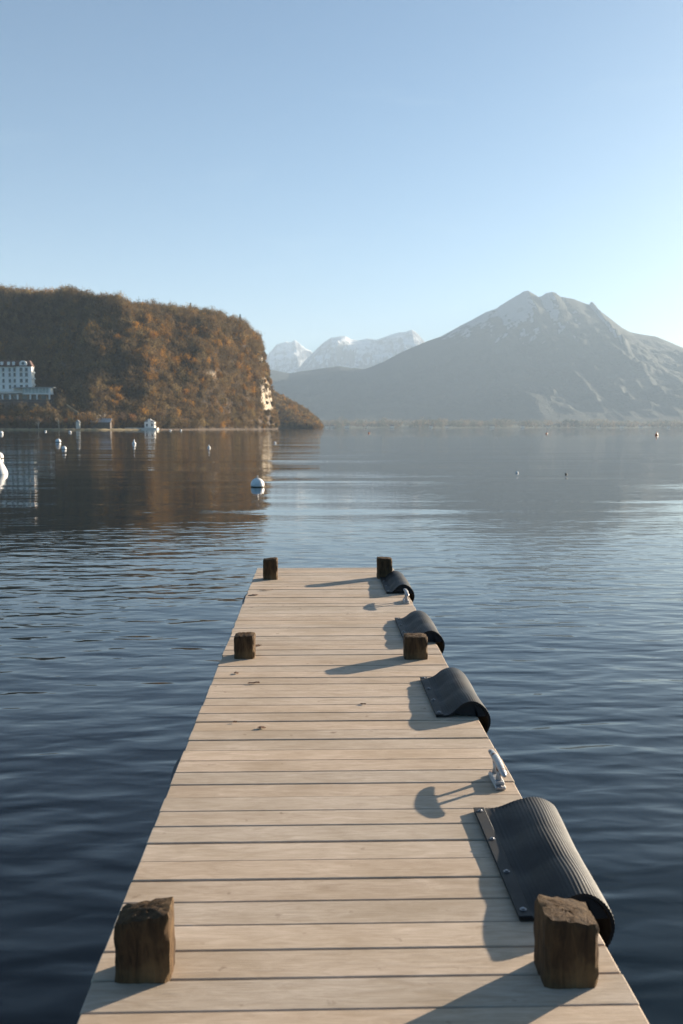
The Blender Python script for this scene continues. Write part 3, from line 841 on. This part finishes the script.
F = [tuple(range(mm)), tuple(mm+k for k in range(mm))]+[(k,(k+1)%mm,mm+(k+1)%mm,mm+k) for k in range(mm)]
b.add(V,F); b.build('round_dormer', M_wall, rf)
b = MB(); b.lathe([(1.2,0),(1.2,.2)], n=14); o = b.build('oculus', M_glass, rf); o.rotation_euler=(math.pi/2,0,0); o.location=(xc,4.98,LZ(363))
for row,py in enumerate((369.2,374.2,380.3,386.4)):
    for px in (-58,-52,-46,-40,-34,-28,-22,-16,-10,-4,2,8.4,13.3):
        z = LZ(py); w = .95; hgt = 1.55
        b = MB(); b.box(LX(px)-w,LX(px)+w,7.94,8.2,z-hgt,z+hgt); f = b.build('window', M_glass, hot)
        b = MB(); b.box(LX(px)-w-.4,LX(px)+w+.4,7.5,7.95,z-hgt-.35,z-hgt-.02); b.build('sill', M_cream, f)
    for px in (20.5,25.8):
        z = LZ(py)
        b = MB(); b.box(LX(px)-1.2,LX(px)+1.2,6.14,6.4,z-1.6,z+1.6); f = b.build('window', M_glass, hot)
        b = MB(); b.box(LX(px)-1.7,LX(px)+1.7,5.5,6.15,z-1.9,z-1.62); b.build('sill', M_cream, f)
for py in (372.5,378.5,384.7):
    b = MB(); b.box(LX(31)+.01,LX(32.8),8,13,LZ(py)-.2,LZ(py)+1.1); b.build('balcony', M_wall, hot)
# veranda wing
b = MB(); b.box(LX(-62),LX(24),-2,6.1,LZ(393.4),LZ(391.6)); b.build('terrace_slab', M_cream, hot)
b = MB(); b.box(LX(-62),LX(52.3),-2.0,10,LZ(407),LZ(399.6)); b.build('lower_storey', M_stone, hot)
b = MB(); b.box(LX(24),LX(50),-1.2,5.9,LZ(393.2),LZ(388.0)); b.build('glazed_front', M_green, hot)
b = MB(); b.box(LX(50.01),LX(52.3),-1.8,6.0,LZ(393.2),LZ(388.0)); b.build('corner_pier', M_wall, hot)
b = MB(); b.box(LX(14),LX(55.6),-3.0,6.05,LZ(387.9),LZ(387.2)); b.build('veranda_roof', M_slate, hot)
b = MB(); b.box(LX(24.1),LX(52.6),-1.9,6.0,LZ(394.4),LZ(393.25)); b.build('floor_band', M_wall, hot)
for px in (26,29.5,33,36.5,40,43.5,47):
    b = MB(); b.box(LX(px)-.12,LX(px)+.12,-1.35,-1.22,LZ(393.1),LZ(388.1)); b.build('mullion', M_wall, hot)
for px in (-20,-12,-4,4,11.5,19,31.6,38.2,50.6):
    b = MB(); b.box(LX(px)-.55,LX(px)+.55,-1.8,-.9,LZ(399.5),LZ(394.5)); b.build('column', M_wall, hot)
b = MB(); b.box(LX(-62),LX(50),1.5,5.8,LZ(399.5),LZ(394.5)); b.build('recessed_wall', plain('ochre_plaster',(.34,.22,.13),.8,var=.3,sc=.3), hot)  # brownish ochre, darker than the other hotel plaster
for px in (-16,-8,0,7.5,15,25,34.8,44):
    b = MB(); b.box(LX(px)-2,LX(px)+2,1.4,1.49,LZ(399.2),LZ(395.2)); b.build('terrace_door', M_glass, hot)
b = MB(); b.box(LX(14),LX(24),2.0,5.9,LZ(391.5),LZ(388.0)); b.build('link_block', M_cream, hot)

rw = MB(); rw.box(hx(-62,D0-6),hx(54,D0-6),D0-6,D0-3.2,6,hz(402,D0-6)); 
for px in range(-58,54,9): rw.box(hx(px,D0-6.6)-.5,hx(px,D0-6.6)+.5,D0-6.8,D0-6.01,6,hz(403.5,D0-6))
o = rw.build('retaining_wall', M_stone); tag(o, 'dark stone retaining wall under the hotel terrace', 'wall')
# gatehouse at the wing's end and small shore buildings
def hut(name, px0, px1, py0, pyr, py1, d, dep, wm, rm, label, cat, wins=(), flat=False, zb=1.0):
    ro = empty(name, (hx((px0+px1)/2,d), d, zb)); w = (px1-px0)*d/FPX/2; ze = hz(pyr,d)-zb; zt = hz(py0,d)-zb
    b = MB(); b.box(-w,w,0,dep,-1,ze); b.build('wall', wm, ro)
    b = MB(); e = .35
    if flat: b.add([(-w-e,-e,ze+.01),(w+e,-e,ze+.01),(w+e,dep+e,zt),(-w-e,dep+e,zt),(-w-e,-e,ze+.3),(w+e,-e,ze+.3),(w+e,dep+e,zt+.3),(-w-e,dep+e,zt+.3)],[(0,1,2,3),(4,5,6,7),(0,1,5,4),(2,3,7,6),(1,2,6,5),(0,3,7,4)])
    else: b.add([(-w-e,-e,ze+.01),(w+e,-e,ze+.01),(0,-e,zt),(-w-e,dep+e,ze+.01),(w+e,dep+e,ze+.01),(0,dep+e,zt)],[(0,1,2),(3,5,4),(0,2,5,3),(1,4,5,2),(0,3,4,1)])
    b.build('roof', rm, ro)
    for (fx,fz,ww,wh) in wins:
        b = MB(); b.box(fx*w-ww,fx*w+ww,-.06,.1,fz-wh,fz+wh); b.build('window', M_glass, ro)
    tag(ro, label, cat); return ro
dS = float(ip(150,SHORE))
bh = hut('boathouse', 144.5, 154.5, 419.2, 422, 429, dS+3, 9, M_wall, M_slate, 'small white gabled boathouse standing on the shore', 'boathouse', ((-.5,3.2,.7,1.1),(.5,3.2,.7,1.1)))
b = MB(); b.box(-1.3,1.3,-.6,2,.5,hz(418.9,dS)-1); b.build('turret', M_wall, bh)
hut('shed', 91, 110, 418.6, 422.4, 429, float(ip(100,SHORE))+8, 7, M_stone, M_slate, 'low dark shed with a pale grey sloping roof near the shore', 'shed', flat=True)
hut('hut', 76, 79.6, 420, 422, 429, float(ip(78,SHORE))+6, 3, M_cream, M_slate, 'tiny cream hut on the shore left of the grey roofed shed', 'hut')
hut('hut', 64, 74, 419.5, 422.5, 429, float(ip(69,SHORE))+14, 5, M_stone, M_roof, 'low brown hut half hidden by russet trees', 'hut')
# gate lodge by the diagonal path
g = hut('gate_lodge', 60.4, 62.4, 397, 398.4, 429, 879, 4, M_wall, M_slate, 'small white gate lodge at the right end of hotel terrace', 'lodge', zb=hz(402,879))
# bank and stone landing
V=[];F=[]; qq = np.linspace(-150,141,100)
for q_ in qq:
    s_ = float(ip(q_,SHORE)); 
    for dd,zz in ((-4,-.5),(-3.5,.9),(6,1.3),(14,1.5)): V.append((U(q_)*(s_+dd),s_+dd,zz+.25*math.sin(q_*.8)))
for i in range(99):
    for k in range(3): a=i*4+k; F.append((a,a+4,a+5,a+1))
q_ = MB(); q_.add(V,F); o = q_.build('shore_bank', M_grass, smooth=True); tag(o,'low dry grassy bank along the water edge',None,kind='structure')
b = MB(); b.box(hx(125,dS-8),hx(157,dS-8),dS-8,dS+2.5,-1,1.9,.1); o = b.build('stone_landing', M_cream); tag(o,'pale stone landing stage in front of the boathouse','landing')
# sunlit diagonal path wall
p0 = Vector((hx(60,872),872,hz(400,872))); p1 = Vector((hx(79,850),850,hz(413,850)))
dv = p1-p0
b = MB(); b.add([p0+Vector((0,-1,-2.5)),p1+Vector((0,-1,-2.5)),p1+Vector((0,-1,0)),p0+Vector((0,-1,0)),p0+Vector((0,1.2,-2.5)),p1+Vector((0,1.2,-2.5)),p1+Vector((0,1.2,.8)),p0+Vector((0,1.2,.8))],
 [(0,1,2,3),(4,5,6,7),(3,2,6,7),(0,1,5,4),(0,3,7,4),(1,2,6,5)])
o = b.build('ramp_wall', M_grass); tag(o,'sunlit sloping bank wall descending right from the hotel terrace','wall')

# ---------------------------------------------------------------- far mountains
def range_mesh(name, sil, D, W, mat, label, seed, nq=420, nd=170, amp=.2, cross=0.0, back=1200, sc=650, foot=0.0):
    D *= KM; W *= KM; back *= KM; sc *= KM
    sil = conv(sil); q0, q1 = sil[0][0], sil[-1][0]
    qv = np.linspace(q0,q1,nq); 
    T = np.linspace(0,1,nd)
    Wv = W
    dv = D-Wv+(Wv+back)*T
    Q,Dm = np.meshgrid(qv,dv,indexing='ij')
    ridge = D
    H = np.maximum(ip(Q,sil)*ridge+HC, 2)
    X = U(Q)*ridge*(1+(Dm-ridge)/ridge*.35)     # valleys run mostly along y
    t = np.clip((Dm-(D-Wv))/Wv,0,1)
    f = t**1.15
    z = H*f
    e = np.clip((1-t)*3.0,0,1)*np.clip(t*5,0,1)
    # spurs running down the fall line, and rough detail
    wx = X+260*(fbm(X/1300,Dm/1300,3,seed+40)-.5)
    sp = fbm(wx/sc, Dm/(sc*3.2), 5, seed, ridged=True)-.5
    z = z+e*sp*H*amp*2
    z = z+np.clip(t*5,0,1)*(fbm(X/250,Dm/250,5,seed+7,ridged=True)-.5)*H*.085*(.12+e)
    z = np.where(t>=1, H*(1-.9*(Dm-D)/back), z)
    z[:,-1] = -5; z[:,0] = foot
    V = np.stack([X,Dm,np.maximum(z,foot)],-1).reshape(-1,3)
    i = np.arange(nq-1)[:,None]*nd+np.arange(nd-1)[None,:]
    o = np_mesh(name, V, np.stack([i,i+nd,i+nd+1,i+1],-1).reshape(-1,4), mat, smooth=True)
    tag(o, label, None, kind='structure'); return o
BIG = [(120,392),(200,378),(255,368),(269,369.5),(290,373),(310,370),(322,368),(339,366),(352,368),(364,369),(373,366),(383,362),(395,355.5),(408.5,349),(424,342.5),(440,336.6),(456,328),(472,319.5),(485,312.5),(497,308),(509,300),(519.5,294),(523,291.5),(528,290.5),(534,294),(538.5,297),(542,295.5),(546,292.5),(552,291.5),(556,293),(560.7,297),(573,298.5),(586,303.6),(589,304.5),(591,301.5),(593.5,303),(597,309),(611.5,319.5),(621,327),(630.5,332),(643,334.5),(656,336.6),(670,342),(683,347.5),(720,358),(780,366),(800,372)]
range_mesh('big_mountain', BIG, 6600, 2500, M_mtn, 'large hazy blue mountain with twin rocky summit', 3, nq=860, nd=280, amp=.065)
SN1 = [(236,392),(252,372),(265,358),(272,350),(276.5,344.5),(281,343.5),(286,342),(291,342.5),(294.6,340.2),(298,342),(301.6,345.6),(306,349),(311,351),(325,366),(345,392)]
range_mesh('snow_mountain', SN1, 12300, 1500, M_snow, 'small distant snow covered peak on the left', 31, nq=160, nd=90, amp=.30, sc=420, back=800)
SN2 = [(285,398),(296,372),(304,361),(310,355),(317,348),(324,341.5),(331,337),(338,336.5),(345,335.8),(351,339),(358,340),(367,338),(377,338.5),(385,336),(392,333.5),(399,332),(405,331),(411.7,328.8),(415,331),(418,333.4),(424,341),(434,348),(446,356),(475,380),(500,400)]
range_mesh('snow_mountain', SN2, 11000, 1500, M_snow, 'wider snow streaked mountain between small peak and big mountain', 57, nq=280, nd=100, amp=.30, sc=380, back=800)

# far shore plain with its trees and houses
V=[];F=[]; n=60; qv=np.linspace(150,1000,n); 
shl = lambda q: 4800+350*math.sin(q*.012)+ (80*math.sin(q*.07))
for q_ in qv:
    s_=shl(q_)
    for dd,zz in ((0,-.5),(6,1.2),(250,5),(700,9),(1300,20)): V.append((U(q_)*(s_+dd),s_+dd,zz))
for i in range(n-1):
    for k in range(4): a=i*5+k; F.append((a,a+5,a+6,a+1))
b=MB(); b.add(V,F); o=b.build('far_shore', M_plain_g, smooth=True); tag(o,'flat far shore at the foot of the mountain',None,kind='structure')
m=2600; q=RNG.uniform(322,1000,m); dd=RNG.uniform(10,900,m)**1.0; s_=4800+350*np.sin(q*.012)+80*np.sin(q*.07)
dens = vnoise(q/14,dd/180,5); k=(dens>.35); q,dd,s_=q[k],dd[k],s_[k]
zt = np.interp(dd,[0,6,250,700,1300],[0,1.2,5,9,20]); R=RNG.uniform(9,19,len(q))*(1+.5*vnoise(q/9,dd*0,9)); x=U(q)*(s_+dd)
C=np.stack([x,s_+dd,zt+R*.7],1); cols=np.array([(.13,.11,.08),(.10,.10,.07),(.19,.14,.09),(.05,.06,.04)]); T=cols[RNG.integers(0,4,len(q))]
V,F,tt=tufts(RNG,C,R,R*1.1,T,40,(3.0,6.0))
o=np_mesh('far_shore_woods',V,F,M_leaf,tint=tt); tag(o,'hazy line of trees along the far shore','woodland',kind='stuff')
clump=[(566,23,'tall dark tree, left of a trio on the far shore'),(571,27,'tallest dark tree, middle of a trio on the far shore'),(576,21,'tall dark tree, right of a trio on the far shore')]
for px,h,lab in clump:
    s0=shl(px)+20; ro=empty('shore_tree',(U(px)*s0,s0,1.2)); rng=np.random.default_rng(px)
    b=MB(); b.tube([(0,0,-.5),(0,0,h*.5*2)],[.9,.2],6); b.build('trunk',M_bark,ro)
    V,F,tt=tufts(rng,np.array([[0,0,h*1.15]]),np.array([h*.55]),np.array([h*.9]),np.array([(.05,.06,.04)]),500,(1.6,3.4)); np_mesh('crown',V,F,M_leaf,ro,tint=tt)
    tag(ro,lab,'tree','tall trees on the far shore')
hs=[(327,'leftmost pale house on the far shore by the wooded point'),(333,'pale house second from the wooded point'),(347,'pale house on the far shore under the snowy peaks'),(366,'low pale house on the far shore, left of the long gap in the trees'),
 (392,'pale house on the far shore under the foot of the big mountain slope'),(431,'small pale house on the far shore below the long left ridge'),(447,'wide pale house on the far shore near the pier axis right side'),(492,'pale house on the far shore left below the summit'),
 (523,'pale house on the far shore right below the twin summit'),(548,'pale house left of the tall tree trio'),(598,'pale house right of the tall tree trio'),(622,'pale house on the far shore two houses right of the tree trio'),(641,'pale house on the far shore left of the orange buoy'),(669,'rightmost pale house on the far shore')]
for i,(px,lab) in enumerate(hs):
    s0=shl(px)+12+(i%4)*3; ro=empty('lakeside_house',(U(px)*s0,s0,1.4)); w=7+(i*37%5); hh=6+(i*13%3)
    b=MB(); b.box(-w,w,0,9,-1.5,hh); b.build('wall',M_cream,ro)
    b=MB(); b.add([(-w-.6,-.6,hh+.02),(w+.6,-.6,hh+.02),(w+.6,9.6,hh+.02),(-w-.6,9.6,hh+.02),(-w+2,4.5,hh+3.4),(w-2,4.5,hh+3.4)],[(0,1,5,4),(1,2,5),(2,3,4,5),(3,0,4),(0,3,2,1)]); b.build('roof',M_roof,ro)
    tag(ro,lab,'house','pale houses along the far shore')

# ---------------------------------------------------------------- haze
HAZE = 6.8e-5
b = MB(); b.box(BX0,BX1,BY0,BY1,-6,1760); hz_ = b.build('haze', None)
hm = bpy.data.materials.new('lake_haze'); hm.use_nodes = True; nt = hm.node_tree
nt.nodes.remove(nt.nodes['Principled BSDF'])
pv = nt.nodes.new('ShaderNodeVolumePrincipled'); pv.inputs['Color'].default_value = (.60,.77,.95,1)
pv.inputs['Density'].default_value = HAZE; pv.inputs['Anisotropy'].default_value = .0
nt.links.new(pv.outputs[0], nt.nodes['Material Output'].inputs['Volume'])
hz_.data.materials.append(hm); tag(hz_, 'thin blue winter haze over the lake', None, kind='stuff')

# ---------------------------------------------------------------- light
EL = math.radians(13); AZ = math.radians(54)       # azimuth from +y towards +x
sd = Vector((math.sin(AZ)*math.cos(EL), math.cos(AZ)*math.cos(EL), math.sin(EL)))
sl = bpy.data.lights.new('sun','SUN'); so = bpy.data.objects.new('sun', sl); COL.objects.link(so)
sl.energy = 5.0; sl.angle = math.radians(.55); sl.color = (1.0,.85,.67)
so.rotation_euler = sd.to_track_quat('Z','Y').to_euler(); so.location = (20,20,30)
w = bpy.data.worlds.new('World'); S.world = w; w.use_nodes = True; nt = w.node_tree
bg = nt.nodes['Background']; sky = nt.nodes.new('ShaderNodeTexSky'); sky.sky_type = 'NISHITA'; sky.sun_disc = False
sky.sun_elevation = EL; sky.sun_rotation = AZ; sky.altitude = 400; sky.air_density = .62; sky.dust_density = 1.3; sky.ozone_density = 1.6
# faint cirrus streaks in the sky itself
tc = nt.nodes.new('ShaderNodeTexCoord'); mp = nt.nodes.new('ShaderNodeMapping'); mp.inputs['Scale'].default_value = (1.2,1.2,7); mp.inputs['Rotation'].default_value = (.12,.10,0)
nt.links.new(tc.outputs['Generated'], mp.inputs[0]); ns = nt.nodes.new('ShaderNodeTexNoise'); ns.inputs['Scale'].default_value = 3.0; ns.inputs['Detail'].default_value = 7; ns.inputs['Distortion'].default_value = .5
nt.links.new(mp.outputs[0], ns.inputs['Vector'])
f = ramp(nt, ns.outputs['Fac'], [(.60,0.),(.85,.14)])
c = mix(nt, f, sky.outputs[0], (6.0,6.3,6.6)); hs_ = nt.nodes.new('ShaderNodeHueSaturation'); hs_.inputs['Saturation'].default_value = 1.2; nt.links.new(c, hs_.inputs['Color']); c = mix(nt, 1.0, hs_.outputs[0], (.91,1.02,.95), 'MULTIPLY')
nt.links.new(c, bg.inputs[0]); bg.inputs[1].default_value = .05

S.view_settings.view_transform = 'Standard'; S.view_settings.look = 'None'; S.view_settings.gamma = 1
S.view_settings.use_curve_mapping = False; S.view_settings.exposure = 1.92
S.render.engine = 'CYCLES'
S.cycles.volume_bounces = 0
